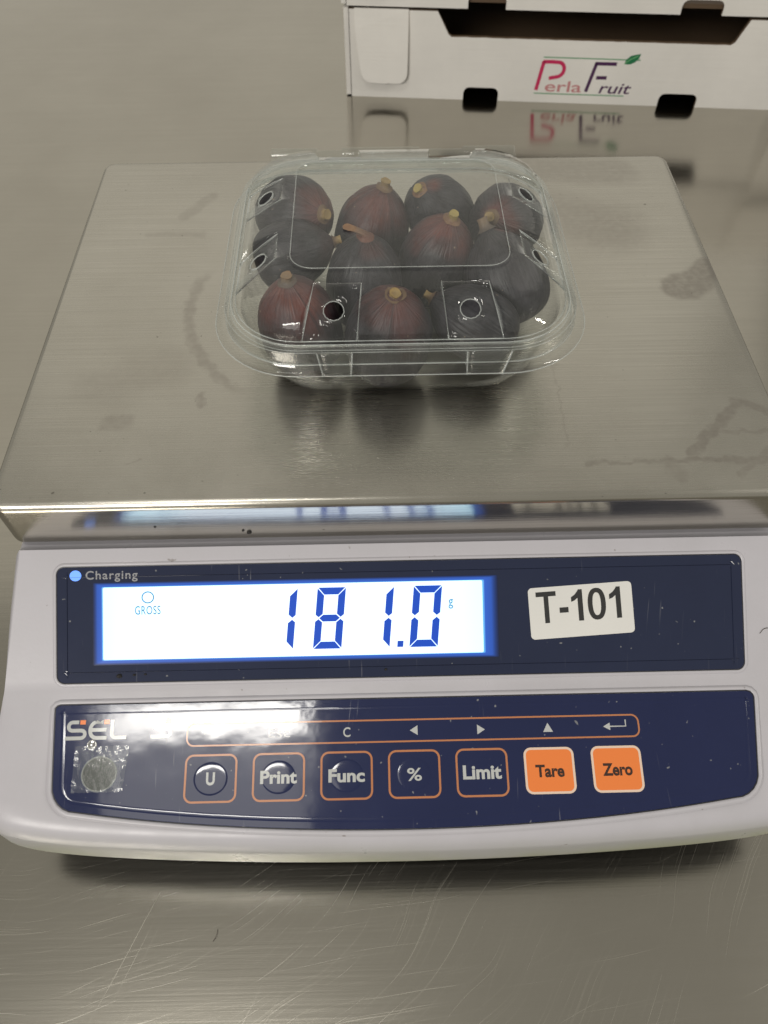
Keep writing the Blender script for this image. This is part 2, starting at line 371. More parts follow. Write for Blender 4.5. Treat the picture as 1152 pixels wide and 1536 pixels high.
def text_mesh(s, off=0.0, shear=0.0, space=1.0):
    c = bpy.data.curves.new("t", 'FONT'); c.body = s; c.size = 1; c.offset = off; c.shear = shear; c.resolution_u = 5; c.space_character = space
    o = bpy.data.objects.new("t", c); COL.objects.link(o)
    dg = bpy.context.evaluated_depsgraph_get(); dg.update()
    me = bpy.data.meshes.new_from_object(o.evaluated_get(dg))
    bpy.data.objects.remove(o); bpy.data.curves.remove(c)
    vs = [(v.co.x, v.co.y) for v in me.vertices]; fs = [tuple(p.vertices) for p in me.polygons]
    bpy.data.meshes.remove(me); return vs, fs
def text(name, F, s, u0, u1, vb, cap, h, mat, parent, bold=0.0, shear=0.0, rot=0.0, space=1.0):
    """fit s between u0 and u1, capital height cap, baseline at v = vb (mm)"""
    vs, fs = text_mesh(s, bold, shear, space)
    x0 = min(v[0] for v in vs); x1 = max(v[0] for v in vs)
    cv, _ = text_mesh("H", bold); ch = max(v[1] for v in cv)-min(v[1] for v in cv); base = min(v[1] for v in cv)
    kx = (u1-u0)/(x1-x0); ky = cap/ch; out = []
    um = (u0+u1)/2
    for x, y in vs:
        u = u0+(x-x0)*kx; dv = -(y-base)*ky; du = u-um
        c, sn = math.cos(rot), math.sin(rot)
        out.append(F(um+du*c+dv*sn, vb-du*sn+dv*c, h))
    return mesh_obj(name, out, fs, mat, parent)
def stroke_pts(pts, wd, closed=False):
    n = len(pts); L = []; R = []
    for i in range(n):
        a = Vector(pts[i-1] if (i or closed) else pts[i]); b = Vector(pts[i]); c = Vector(pts[(i+1) % n] if (i < n-1 or closed) else pts[i])
        t = ((b-a).normalized()+(c-b).normalized()); t = t.normalized() if t.length else Vector((1, 0)); nn = Vector((-t.y, t.x))
        L.append(b+nn*wd/2); R.append(b-nn*wd/2)
    return L, R
def strokes(name, F, lines, wd, h, mat, parent, label=None):
    vs = []; fs = []
    for pts in lines:
        L, R = stroke_pts(pts, wd); b = len(vs); n = len(pts)
        vs += [F(p.x, p.y, h) for p in L]+[F(p.x, p.y, h) for p in R]
        fs += [(b+i, b+i+1, b+n+i+1, b+n+i) for i in range(n-1)]
    return mesh_obj(name, vs, fs, mat, parent, None, label)
def arc(cx, cy, rx, ry, a0, a1, n=8): return [(cx+rx*math.cos(rad(a0+(a1-a0)*i/n)), cy+ry*math.sin(rad(a0+(a1-a0)*i/n))) for i in range(n+1)]

# ------------------------------------------------------------------ the table
def box_verts(x0, x1, y0, y1, z0, z1):
    v = [(x, y, z) for z in (z0, z1) for y in (y0, y1) for x in (x0, x1)]
    return v, [(0, 2, 3, 1), (4, 5, 7, 6), (0, 1, 5, 4), (1, 3, 7, 5), (3, 2, 6, 7), (2, 0, 4, 6)]
TZ = -0.115
v, f = box_verts(-1.3, 1.3, -.75, 1.05, TZ-.04, TZ)
tb = mesh_obj("table_surface", v, f, M['table']); tb['kind'] = 'structure'
tb['label'] = 'scratched stainless steel table top under the scale'

# ------------------------------------------------------------------ the scale
scale = empty("weighing_scale", (0, -.05, TZ), "pale grey electronic bench scale with steel pan and lit display reading 181.0", "scale")

# platform (pan): folded steel sheet with rounded edges
def rr3(hx, hy, r, z, n=8, cx=0, cy=0):
    return [Vector((cx+x, cy+y, z)) for x, y in rrect(-hx, -hy, hx, hy, r, n)]
PW, PD = .140, .1069
rings = [(PW-.0026, PD-.0026, .0034, 0), (PW-.0014, PD-.0014, .0046, -.0003), (PW-.0005, PD-.0005, .0055, -.0010), (PW, PD, .006, -.0024), (PW, PD, .006, -.0032), (PW-.0003, PD-.0003, .0058, -.0204), (PW-.0004, PD-.0004, .0057, -.0212), (PW-.0009, PD-.0009, .0054, -.0219), (PW-.0020, PD-.0020, .0046, -.0219), (PW-.0020, PD-.0020, .0046, -.003)]
vs_ = []; fs_ = []
for a in rings: vs_ += rr3(*a)
n = len(rr3(*rings[0]))
for k in range(len(rings)-1): fs_ += [(k*n+i, k*n+(i+1) % n, (k+1)*n+(i+1) % n, (k+1)*n+i) for i in range(n)]
fs_.append(tuple(range(n))); fs_.append(tuple(range((len(rings)-1)*n, len(rings)*n)))
pan = mesh_obj("platform", vs_, fs_, M['platform'], scale, 35)
uv = pan.data.uv_layers.new(name='brush')
for p in pan.data.polygons:
    for li in p.loop_indices:
        c = pan.data.vertices[pan.data.loops[li].vertex_index].co
        uv.data[li].uv = (c.x + .15*abs(p.normal.x)*c.y*7, c.y - c.z*.9)

# housing
AD, AK = 34, 16
FD = slope((0, -.108, -.022), AD)
CR = FD(0, 51.5); FK = slope(CR, AK); FK.X = Vector((1.007, 0, 0))
def width_at(z): return .1362 + max(0, (-.0235-z))*.20
rows = []            # (y, z, bow ramp)
rows += [(.112, -.0245, 0), (-.1045, -.0242, 0), (-.1068, -.0245, 0)]
for v_ in (1.2, 10, 20, 30, 40, 48): q = FD(0, v_); rows.append((q.y, q.z, 0))
q = FD(0, 50.6); rows.append((q.y, q.z-.0000, 0)); q = FK(0, 1.0); rows.append((q.y, q.z, 0.0))
for v_, r_ in ((5, .02), (15, .1), (25, .25), (35, .5), (42, .75), (47, .92)): q = FK(0, v_); rows.append((q.y, q.z, r_))
for v_, dz_ in ((48.4, .0001), (49.6, .0004), (50.8, .0011), (51.9, .0021), (52.8, .0034), (53.4, .0050)): q = FK(0, v_); rows.append((q.y, q.z-dz_, 1.0))
NX = 48; ts = [math.sin(math.pi/2*(-1+2*i/NX)) for i in range(NX+1)]
def bow(t): return .0066*t*t + .022*(1-(1-min(1, abs(t))**9)**(1/9))
H = []; HF = []
for y, z, r_ in rows:
    wd = width_at(z)
    for t in ts: H.append(Vector((t*wd, y+bow(t)*r_, z)))
W = NX+1; R_ = len(rows)
for j in range(R_-1):
    for i in range(NX): HF.append((j*W+i, j*W+i+1, (j+1)*W+i+1, (j+1)*W+i))
loop = [j*W for j in range(R_)] + [(R_-1)*W+i for i in range(1, W)] + [j*W+NX for j in range(R_-2, -1, -1)] + [i for i in range(NX-1, 0, -1)]
pl = [(H[i].x, H[i].y) for i in loop]; ZB = -.0848
prev = loop
offs = [(.0008, .02), (.0020, .06), (.0030, .14), (.0036, .30), (.0048, .65), (.0056, .93), (.0052, .985), (.0040, 1.0)]
nl = len(loop)
for d, k in offs:
    lo = offset_loop([(x*1000, y*1000) for x, y in pl], d*1000)
    start = len(H)
    for (x, y), i0 in zip(lo, loop):
        zt = H[i0].z
        e_ = min(1, max(0, (H[i0].y+.168)/.05)); e_ = e_*e_*(3-2*e_); fd = .12+.88*e_
        fl = .12*max(0, (zt-ZB)*k)*e_*(1 if abs(x) > 120 else 0)
        H.append(Vector((H[i0].x+(x/1000-H[i0].x)*fd+math.copysign(fl, x), H[i0].y+(y/1000-H[i0].y)*fd, zt+(ZB-zt)*k)))
    cur = list(range(start, start+nl))
    HF += [(prev[i], prev[(i+1) % nl], cur[(i+1) % nl], cur[i]) for i in range(nl)]
    prev = cur
rimloop = prev
HF.append(tuple(reversed(prev)))
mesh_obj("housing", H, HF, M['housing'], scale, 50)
# base plate under the shadow line
bl = [(H[i].x*1000, H[i].y*1000) for i in rimloop]
FZ = Frame((0, 0, 0), (1, 0, 0), (0, 1, 0), (0, 0, 1))
plate("base_plate", FZ, offset_loop(bl, -5), -88.0, -84.9, M['base'], scale, 40)
plate("seam", FZ, offset_loop(bl, -1.2), -86.1, -85.2, M['gap'], scale, 40)
for x in (-.105, .105):
    for y in (-.150, .085):
        mesh_obj("foot", [(x+.011*math.cos(rad(a*18))*(1 if k else .9), y+.011*math.sin(rad(a*18))*(1 if k else .9), TZ if not k else -.0878) for k in (0, 1) for a in range(20)],
                 [tuple(range(20)), tuple(range(20, 40))]+[(i, (i+1) % 20, 20+(i+1) % 20, 20+i) for i in range(20)], M['rubber'], scale, 40)

# display panel
DP = rrect(-122.7, 7.7, 122.5, 48.7, 2.6)
disp = plate("display_panel", FD, DP, -1.0, .25, M['dfilm'], scale, 20, inset=.12)
ring("panel_groove", FD, offset_loop(DP, .05), [(.0, .10), (.42, .16)], M["gap"], disp, None)
ring("panel_rim", FD, offset_loop(DP, .3), [(.05, -.6), (.05, .30), (.25, .46), (.6, .50), (1.0, .36), (1.5, -.2)], M['housing'], disp)
ring("film_edge", FD, offset_loop(DP, -3.6), [(-.9, .25), (-.4, .44), (0, .50), (.4, .44), (.9, .25)], M['dfilm'], disp)
# lcd window, its backlight leak and the characters
LC = (-106.4, 15.1, 29.1, 40.8)
plate("lcd_screen", FD, rrect(*LC, .5, 2), .24, .40, M['lcd'], disp)
def leak():
    n = 6; steps = [(0.0, 1.0), (.35, .95), (.55, .78), (2.0, .66), (2.7, .34), (3.7, .0)]
    vs = []; fs = []; lv = []
    L0 = rrect(*LC, .5, n)
    for s_, l_ in steps:
        for u, v_ in L0:
            du = -1 if u < -40 else 1; dv = -1 if v_ < 27 else 1
            kx = 1.0 if du < 0 else 1.55; ky = .5
            vs.append(FD(u+du*s_*kx, v_+dv*s_*ky, .36-.02*s_)); lv.append(l_)
    m_ = len(L0)
    for k in range(len(steps)-1): fs += [(k*m_+i, k*m_+(i+1) % m_, (k+1)*m_+(i+1) % m_, (k+1)*m_+i) for i in range(m_)]
    o = mesh_obj("lcd_edge_light", vs, fs, M['glow'], disp)
    at = o.data.attributes.new('leak', 'FLOAT', 'POINT')
    for i, l_ in enumerate(lv): at.data[i].value = l_
leak()
def seven(on, cx_right_top, vtop=16.6, h=21.8, wd=10.15, t=2.55, g=.22, sh=.095):
    """segment polygons of one slanted digit whose right top corner stands at u = cx_right_top"""
    x0 = cx_right_top - wd; hh = h/2
    P = {'a': [(g, 0), (wd-g, 0), (wd-t-g*.2, t), (t+g*.2, t)], 'd': [(t+g*.2, h-t), (wd-t-g*.2, h-t), (wd-g, h), (g, h)],
         'g': [(t*.45+g, hh), (t+g, hh-t*.48), (wd-t-g, hh-t*.48), (wd-t*.45-g, hh), (wd-t-g, hh+t*.48), (t+g, hh+t*.48)],
         'f': [(0, g), (t, t+g*1.4), (t, hh-t*.5-g), (t*.45, hh-g*1.4), (0, hh-t*.4-g)], 'b': [(wd, g), (wd, hh-t*.4-g), (wd-t*.45, hh-g*1.4), (wd-t, hh-t*.5-g), (wd-t, t+g*1.4)],
         'e': [(0, h-g), (0, hh+t*.4+g), (t*.45, hh+g*1.4), (t, hh+t*.5+g), (t, h-t-g*1.4)], 'c': [(wd, h-g), (wd-t, h-t-g*1.4), (wd-t, hh+t*.5+g), (wd-t*.45, hh+g*1.4), (wd, hh+t*.4+g)]}
    vs = []; fs = []
    for s_ in on:
        b = len(vs)
        for x, y in P[s_]: vs.append(FD(x0+x-sh*y, vtop+y, .46))
        fs.append(tuple(range(b, len(vs))))
    return vs, fs
for ch, u in (('bc', -36.9), ('abcdefg', -19.65), ('bc', -2.45), ('abcdef', 14.75)):
    a, b = seven(ch, u); mesh_obj("digit", a, b, M['seg'], disp)
plate("decimal_point", FD, [(-1.6, 36.1), (.55, 36.1), (.35, 38.3), (-1.8, 38.3)], .41, .46, M['seg'], disp)
ring("gross_circle", FD, arc(-90.4, 18.85, 2.05, 1.95, 0, 345, 23), [(-.2, .46), (.2, .46)], M['thin'], disp, None)
text("lettering", FD, "GROSS", -95.0, -85.9, 24.9, 3.0, .46, M['thin'], disp, .004, space=1.1)
text("lettering", FD, "g", 16.9, 18.5, 23.9, 3.4, .46, M['thin'], disp, .004)
plate("charging_light", FD, arc(-116.1, 10.7, 2.05, 1.9, 0, 345, 23), .2, .42, M['led'], disp)
text("lettering", FD, "Charging", -112.5, -94.0, 12.1, 3.0, .33, M['dim'], disp, .012, space=1.15)
# asset sticker
def rot_pts(pts, a, c):
    ca, sa = math.cos(a), math.sin(a); return [(c[0]+(x-c[0])*ca+(y-c[1])*sa, c[1]-(x-c[0])*sa+(y-c[1])*ca) for x, y in pts]
SA = rad(3.1)
stk = plate("asset_sticker", FD, rot_pts(rrect(45.8, 17.4, 83.1, 35.8, 1.5), SA, (64.5, 26.6)), .22, .45, M['sticker'], scale, label="white sticker printed T-101")
def T101():
    vs = []; fs = []
    def poly(pts):
        b = len(vs)
        for x, y in pts: vs.append(FD(*rot_pts([(48.7+x, 31.1-y)], SA, (48.7, 31.1))[0], .50))
        fs.append(tuple(range(b, b+len(pts))))
    poly([(0, 9.5), (7.2, 9.5), (7.2, 11.2), (0, 11.2)]); poly([(2.75, 0), (4.45, 0), (4.45, 9.5), (2.75, 9.5)])
    poly([(8.2, 3.3), (11.4, 3.3), (11.4, 5.2), (8.2, 5.2)])
    for x in (12.6, 26.3):
        poly([(x+2.3, 0), (x+4.1, 0), (x+4.1, 11.2), (x+2.7, 11.2), (x+2.3, 10.6)]); poly([(x+2.3, 10.5), (x+1.3, 9.4), (x, 8.6), (x, 6.9), (x+1.3, 7.4), (x+2.3, 8.2)])
    n = 28
    for k in range(n):
        a, b = 2*math.pi*k/n, 2*math.pi*(k+1)/n
        e = lambda t, rx, ry: (21.7+rx*math.copysign(abs(math.cos(t))**.85, math.cos(t)), 5.6+ry*math.copysign(abs(math.sin(t))**.85, math.sin(t)))
        poly([e(a, 3.25, 5.7), e(b, 3.25, 5.7), e(b, 1.5, 4.1), e(a, 1.5, 4.1)])
    mesh_obj("lettering", vs, fs, M['black'], stk)
T101()

# key panel: bowed lower edge
KP = []
for i in range(25):
    t = -1+2*i/24; KP.append((t*111.0, 47.8-6.9*(t*t)*(1+.1*t*t)))
kb = KP[-1][1]
KP = KP[::-1]         # right to left along the bottom
lc = [(-111.0-8.7*math.sin(rad(a)), kb-9.0+9.0*math.cos(rad(a))) for a in range(15, 91, 15)]
rc = [(111.3+9.0*math.sin(rad(a)), kb-9.0+9.0*math.cos(rad(a))) for a in range(90, 0, -15)]
KP = KP + lc + [(-121.6, 8.0)] + [(-120.0-1.9*math.sin(rad(a)), 6.9-1.9*math.cos(rad(a))) for a in (65, 35, 5)] + [(121.5-.3, 5.0)] + [(121.2+2.2*math.sin(rad(a)), 7.2-2.2*math.cos(rad(a))) for a in (35, 65, 90)] + rc
keyp = plate("key_panel", FK, KP, -1.2, .25, M['kfilm'], scale, 20, inset=.12)
ring("panel_groove", FK, offset_loop(KP, .05), [(.0, .10), (.5, .16)], M["gap"], keyp, None)
ring("panel_rim", FK, offset_loop(KP, .35), [(.05, -.6), (.05, .35), (.3, .58), (.8, .66), (1.3, .46), (2.0, -.3)], M['housing'], keyp)
ring("film_edge", FK, offset_loop(KP, -2.9), [(-.8, .25), (-.3, .31), (.3, .31), (.8, .25)], M['kfilm'], keyp)
ring("legend_frame", FK, rrect(-75.2, 12.4, 81.6, 19.7, 2.4), [(-.28, .30), (.28, .30)], M['oline'], keyp, None)
text("lettering", FK, "Esc", -47.1, -39.6, 17.5, 3.2, .30, M['dim'], keyp, .006)
text("lettering", FK, "C", -21.2, -18.7, 17.8, 3.2, .30, M['ink'], keyp, .012)
for name_, pts in (("left_arrow", [(1.9, 16.05), (4.6, 14.4), (4.6, 17.7)]), ("right_arrow", [(28.0, 16.3), (25.3, 14.6), (25.3, 17.9)]), ("up_arrow", [(49.9, 14.5), (48.2, 17.6), (51.6, 17.6)])):
    mesh_obj(name_, [FK(u, v_, .30) for u, v_ in pts], [(0, 1, 2)], M['ink'], keyp)
strokes("return_arrow", FK, [[(70.5, 16.2), (77.1, 16.2), (77.1, 14.0)]], .45, .30, M['ink'], keyp)
mesh_obj("return_arrow_head", [FK(u, v_, .302) for u, v_ in ((69.2, 16.2), (71.6, 14.9), (71.6, 17.5))], [(0, 1, 2)], M['ink'], keyp)
# maker's logo, half lost in the lamp's reflection: S E L . S
def lg(x): return x
LS = [[(-113.0, 10.9), (-115.2, 10.9)] + arc(-115.2, 12.3, 1.3, 1.4, -90, -270, 6) + [(-112.0, 13.7)] + arc(-112.0, 15.0, 1.4, 1.3, -90, 90, 6) + [(-117.4, 16.3)]]
LE = [[(-104.6, 10.9), (-106.8, 10.9)] + arc(-106.6, 13.4, 2.3, 2.5, -90, -180, 5) + arc(-106.6, 13.8, 2.3, 2.5, 180, 90, 5) + [(-103.0, 16.3)], [(-108.3, 13.6), (-103.3, 13.6)]]
LL = [[(-101.4, 10.2), (-101.4, 14.6)] + arc(-99.9, 14.8, 1.5, 1.5, 180, 90, 5) + [(-96.2, 16.3)]]
LX = [[(u+29.6, v_) for u, v_ in LS[0]]]
strokes("lettering", FK, LS, 1.25, .30, M['ink'], keyp); strokes("lettering", FK, LE, 1.25, .30, M['ink'], keyp)
strokes("lettering", FK, LL, 1.25, .30, M['ink'], keyp); strokes("lettering", FK, LX, 1.25, .30, M['ink'], keyp)
for u in (-112.6, -104.3, -83.0): plate("orange_dot", FK, [(u, 10.2), (u+1.9, 10.2), (u+1.9, 11.7), (u, 11.7)], .26, .31, M['orange'], keyp)
# keys
KEYS = ["U", "Print", "Func", "%", "Limit", "Tare", "Zero"]
EXT = {"U": (1.5, 4.2), "Print": (6.25, 4.3), "Func": (6.2, 4.3), "%": (2.5, 4.1), "Limit": (6.6, 4.6), "Tare": (4.9, 4.1), "Zero": (5.1, 4.1)}
for i, s_ in enumerate(KEYS):
    cu, cv = -66.35+23.13*i, 30.6-(0 if i < 5 else .15)
    sq = rrect(cu-8.6, cv-7.7, cu+8.6, cv+7.5, 2.5)
    if i >= 5:
        k = plate("key", FK, sq, .2, .36, M['orange'], scale, label=f"orange {s_} key")
        ring("key_outline", FK, sq, [(-.75, .37), (.02, .37)], M['pale'], k, None)
        hh = .40
    else:
        dome = [(6.0, .20), (5.75, .27), (5.2, .31), (4.0, .34), (2.4, .355), (.8, .36)] if i < 3 else [(6.2, .20), (5.6, .27), (4.2, .31), (2.0, .33), (.6, .335)]
        vs_ = []; fs_ = []
        for r_, h_ in dome: vs_ += [FK(cu+r_*math.cos(rad(a*10)), cv+r_*.94*math.sin(rad(a*10)), h_) for a in range(36)]
        for q_ in range(len(dome)-1): fs_ += [(q_*36+a, q_*36+(a+1) % 36, (q_+1)*36+(a+1) % 36, (q_+1)*36+a) for a in range(36)]
        fs_.append(tuple(range((len(dome)-1)*36, len(dome)*36)))
        k = mesh_obj("key", vs_, fs_, M['kfilm'], scale, 60, f"navy {s_} key")
        ring("key_outline", FK, sq, [(-.34, .30), (.34, .30)], M['oline'], k, None)
        hh = .41 if i < 3 else .38
    hw, cp = EXT[s_]
    text("lettering", FK, s_, cu-hw, cu+hw, cv+2.1, cp, hh, M['dark'] if i >= 5 else M['ink'], k, .034 if s_ != "%" else .014)
# bubble level window under a square of clear tape, and the little dimple beside it
lvl = plate("level_window", FK, arc(-104.3, 28.2, 5.9, 5.7, 0, 350, 35), .2, .45, M['glassy'], scale, 60)
ring("window_ring", FK, arc(-104.3, 28.2, 5.9, 5.7, 0, 350, 35), [(-.35, .45), (-.15, .62), (.1, .62), (.3, .3)], M['pete'], lvl)
def tape():
    N = 22; vs = []; fs = []
    for j in range(N+1):
        for i in range(N+1):
            a = i/N; b = j/N
            u = -113.2+a*(17.2+1.5*(1-b)); v_ = 19.0+b*15.2
            e = min(a, b, 1-a, 1-b)
            ed = max(0, 1-e*8)
            q = mnoise.noise(Vector((u*.8, v_*.8, 3)))*ed
            vs.append(FK(u+.25*mnoise.noise(Vector((v_, 1, 0)))*(a in (0, 1)), v_+.25*mnoise.noise(Vector((u, 5, 0)))*(b in (0, 1)), .80+.28*q))
    for j in range(N):
        for i in range(N): b0 = j*(N+1)+i; fs.append((b0, b0+1, b0+N+2, b0+N+1))
    mesh_obj("tape_patch", vs, fs, M['tape'], scale, 180, "crinkled square of clear tape over the level window")
tape()
vs_ = []; fs_ = []
for r_, h_ in ((1.85, .2), (1.75, .55), (1.45, .7), (1.2, .55), (.8, .35), (.3, .28)): vs_ += [FK(-107.8+r_*math.cos(rad(a*15)), 18.6+r_*math.sin(rad(a*15)), h_) for a in range(24)]
for q_ in range(5): fs_ += [(q_*24+a, q_*24+(a+1) % 24, (q_+1)*24+(a+1) % 24, (q_+1)*24+a) for a in range(24)]
fs_.append(tuple(range(120, 144)))
mesh_obj("screw_cover", vs_, fs_, plain("grey_metal", (.5, .5, .5), .2, 1.0), scale, 60)
# dirt on the machine: crumbs and a hair
def crumb(c, r, parent):
    vs = []; fs = []
    for k, (zz, rr) in enumerate(((0, 1), (.5, .9), (.9, .45))):
        for a in range(8):
            q = 1+.35*mnoise.noise(Vector((a*1.7, k*2.3, c.x*900))); vs.append(c+Vector((math.cos(a*math.pi/4)*rr*r*q, math.sin(a*math.pi/4)*rr*r*q*.7, zz*r*.8)))
    for k in range(2): fs += [(k*8+a, k*8+(a+1) % 8, k*8+8+(a+1) % 8, k*8+8+a) for a in range(8)]
    fs += [tuple(range(16, 24)), tuple(range(8))[::-1]]
    mesh_obj("crumb", vs, fs, M['crumb'], parent)
for u, v_, r_ in ((-100.8, 46.6, .0011), (-95.5, 46.3, .0006), (-91.5, 46.1, .0005), (-6, 46.2, .0006)): crumb(FD(u, v_, .25), r_, scale)
crumb(Vector((-.0535, -.1068, -.0175)), .0009, scale); crumb(Vector((-.0555, -.1068, -.0163)), .0005, scale); crumb(Vector((-.0858, -.1068, -.013)), .0005, scale)

# ------------------------------------------------------------------ the punnet
PC = Vector((.0015, -.0138, 0))
pun = empty("fig_punnet", (PC.x, PC.y, .0002), "clear plastic clamshell punnet with vented lid standing on the scale pan", "punnet")
def perim(hx, hy, r, tf, tsd, nc=9):
    """points round a rounded rectangle, anticlockwise from the front left; tf / tsd are the stations along the sides"""
    lx, ly = hx-r, hy-r; P = []
    P += [(t*lx, -hy) for t in tf]
    P += [(lx+r*math.sin(rad(90*i/nc)), -ly-r*math.cos(rad(90*i/nc))) for i in range(1, nc)]
    P += [(hx, t*ly) for t in tsd]
    P += [(lx+r*math.cos(rad(90*i/nc)), ly+r*math.sin(rad(90*i/nc))) for i in range(1, nc)]
    P += [(-t*lx, hy) for t in tf]
    P += [(-lx-r*math.sin(rad(90*i/nc)), ly+r*math.cos(rad(90*i/nc))) for i in range(1, nc)]
    P += [(-hx, -t*ly) for t in tsd]
    P += [(-lx-r*math.cos(rad(90*i/nc)), -ly-r*math.sin(rad(90*i/nc))) for i in range(1, nc)]
    return P
def crease(o, n, ks):
    """keep the thermoformed steps crisp: the edges of these rings are sharp"""
    off = 0
    for e in o.data.edges:
        a, b = e.vertices
        if a//n == b//n and a//n in ks: e.use_edge_sharp = True
def solid(o, t):
    s_ = o.modifiers.new("sheet", 'SOLIDIFY'); s_.thickness = t; s_.offset = 0; return o
TF = [-1, -.985, -.965, -.44, -.42, -.2, 0, .2, .42, .44, .965, .985, 1]
PANF = {(2, 3), (9, 10)}; TS = [-1, -.97, -.94, -.40, -.37, -.18, 0, .18, .37, .40, .94, .97, 1]
LR = [(.0613, .0585, .0265, .0296), (.0613, .0585, .0265, .0300), (.0609, .0581, .0262, .0345), (.0602, .0574, .0256, .0358), (.0585, .0560, .0240, .0360), (.0581, .0556, .0236, .0350), (.0574, .0549, .0230, .0350),
      (.0570, .0545, .0226, .0362), (.0567, .0541, .0224, .0385), (.0559, .0531, .0218, .0402), (.0530, .0498, .0195, .0424), (.0478, .0443, .016, .0440), (.0428, .0388, .0125, .0450),
      (.0386, .0339, .0085, .0454), (.0383, .0336, .0083, .0462), (.0377, .0330, .0080, .0463), (.0373, .0326, .0078, .0457)]
K0, K1 = 7, 12
nc = 9; nF = len(TF)+nc-1
side_start = [0, len(TF)+nc-1, 2*(len(TF)+nc-1), 3*(len(TF)+nc-1)]
panel_cols = []
for s0 in side_start:
    for a, b in PANF: panel_cols.append((s0+a, s0+b))
pset = {c for ab in panel_cols for c in ab}
grid = []
for k, (hx, hy, r, z) in enumerate(LR):
    sh = Vector((0, .0035*max(0, min(1, (k-8)/5)), 0))          # the raised top sits a little towards the hinge
    grid.append([PC+Vector((x, y, z))+sh for x, y in perim(hx, hy, r, TF, TS, nc)])
NP = len(grid[0])
for c in pset:
    A, B = grid[K0][c].copy(), grid[K1][c].copy()
    for k in range(K0, K1+1): grid[k][c] = A.lerp(B, (k-K0)/(K1-K0))
vs_ = [p for g in grid for p in g]; fs_ = []
pp = {a for a, b in panel_cols}
for k in range(len(LR)-1):
    for i in range(NP):
        if K0 <= k < K1 and i in pp: continue
        fs_.append((k*NP+i, k*NP+(i+1) % NP, (k+1)*NP+(i+1) % NP, (k+1)*NP+i))
top = (len(LR)-1)*NP
inner = len(vs_); vs_ += [PC+Vector(((p.x-PC.x)*.55, (p.y-PC.y)*.55, .0463)) for p in grid[-1]]
fs_ += [(top+i, top+(i+1) % NP, inner+(i+1) % NP, inner+i) for i in range(NP)]
fs_.append(tuple(range(inner, inner+NP)))
holes = []
for a, b in panel_cols:
    q00, q10, q01, q11 = grid[K0][a], grid[K0][b], grid[K1][a], grid[K1][b]
    bl_ = lambda s_, t_: (q00*(1-s_)+q10*s_)*(1-t_)+(q01*(1-s_)+q11*s_)*t_
    ce = bl_(.5, .52); eu = (q10-q00).normalized(); nn = eu.cross(q01-q00).normalized(); ev = nn.cross(eu)
    base = len(vs_); NA = 32; rr = .0034
    for lay in range(4):
        for i in range(NA):
            th = 2*math.pi*i/NA; cx, sy = math.cos(th), math.sin(th); m_ = max(abs(cx), abs(sy))
            outer = bl_(.5+.5*cx/m_, .5+.5*sy/m_); inn = ce+eu*rr*cx+ev*rr*sy
            vs_.append(outer.lerp(inn, lay/3))
    for lay in range(3): fs_ += [(base+lay*NA+i, base+lay*NA+(i+1) % NA, base+(lay+1)*NA+(i+1) % NA, base+(lay+1)*NA+i) for i in range(NA)]
    holes.append((ce, eu, ev, nn, rr))
lid = mesh_obj("lid", vs_, fs_, M['pet'], pun, 28); crease(lid, NP, {1, 2, 3, 4, 5, 6, 7, 13, 14, 15, 16}); solid(lid, .0003)
for ce, eu, ev, nn, rr in holes:
    vs_ = []; fs_ = []
    for i in range(28):
        th = 2*math.pi*i/28; dr = eu*math.cos(th)+ev*math.sin(th); jr = rr+.00012*math.sin(i*3.1)
        for j in range(6): al = j*math.pi/3; vs_.append(ce+dr*(jr+.00020*math.cos(al))+nn*.00022*math.sin(al))
    for i in range(28):
        for j in range(6): fs_.append((i*6+j, ((i+1) % 28)*6+j, ((i+1) % 28)*6+(j+1) % 6, i*6+(j+1) % 6))
    mesh_obj("vent_hole_edge", vs_, fs_, M['pete'], lid, 180)
# tray
BR = [(.0385, .0370, .017, .0006), (.0436, .0420, .0182, .0020), (.0480, .0462, .0196, .0062), (.0512, .0495, .0208, .0130), (.0530, .0512, .0216, .0200), (.0551, .0534, .0224, .0325), (.0556, .0538, .0226, .0338), (.0590, .0564, .0245, .0340), (.0596, .0570, .0250, .0325), (.0602, .0576, .0256, .0290), (.0608, .0582, .0262, .0282), (.0650, .0622, .0300, .0280)]
TT = [-1+i/14 for i in range(29)]
vs_ = []; fs_ = []
for k, (hx, hy, r, z) in enumerate(BR):
    pr = perim(hx, hy, r, TT, TT, 12)
    for i, (x, y) in enumerate(pr):
        wv = (.0002*math.sin(i*math.pi/2.0) if k in (3, 4) else 0)
        d = Vector((x, y, 0)).normalized()*wv
        vs_.append(PC+Vector((x, y, z))+d)
NB = len(pr)
for k in range(len(BR)-1): fs_ += [(k*NB+i, k*NB+(i+1) % NB, (k+1)*NB+(i+1) % NB, (k+1)*NB+i) for i in range(NB)]
i0 = len(vs_); vs_ += [PC+Vector((x*.8, y*.8, .0015)) for x, y in perim(*BR[0][:3], TT, TT, 12)]
fs_ += [(i, (i+1) % NB, i0+(i+1) % NB, i0+i) for i in range(NB)]; fs_.append(tuple(range(i0, i0+NB)))
tray = mesh_obj("tray", vs_, fs_, M['pett'], pun, 28); crease(tray, NB, {5, 6, 7, 8, 9, 10}); solid(tray, .0003)
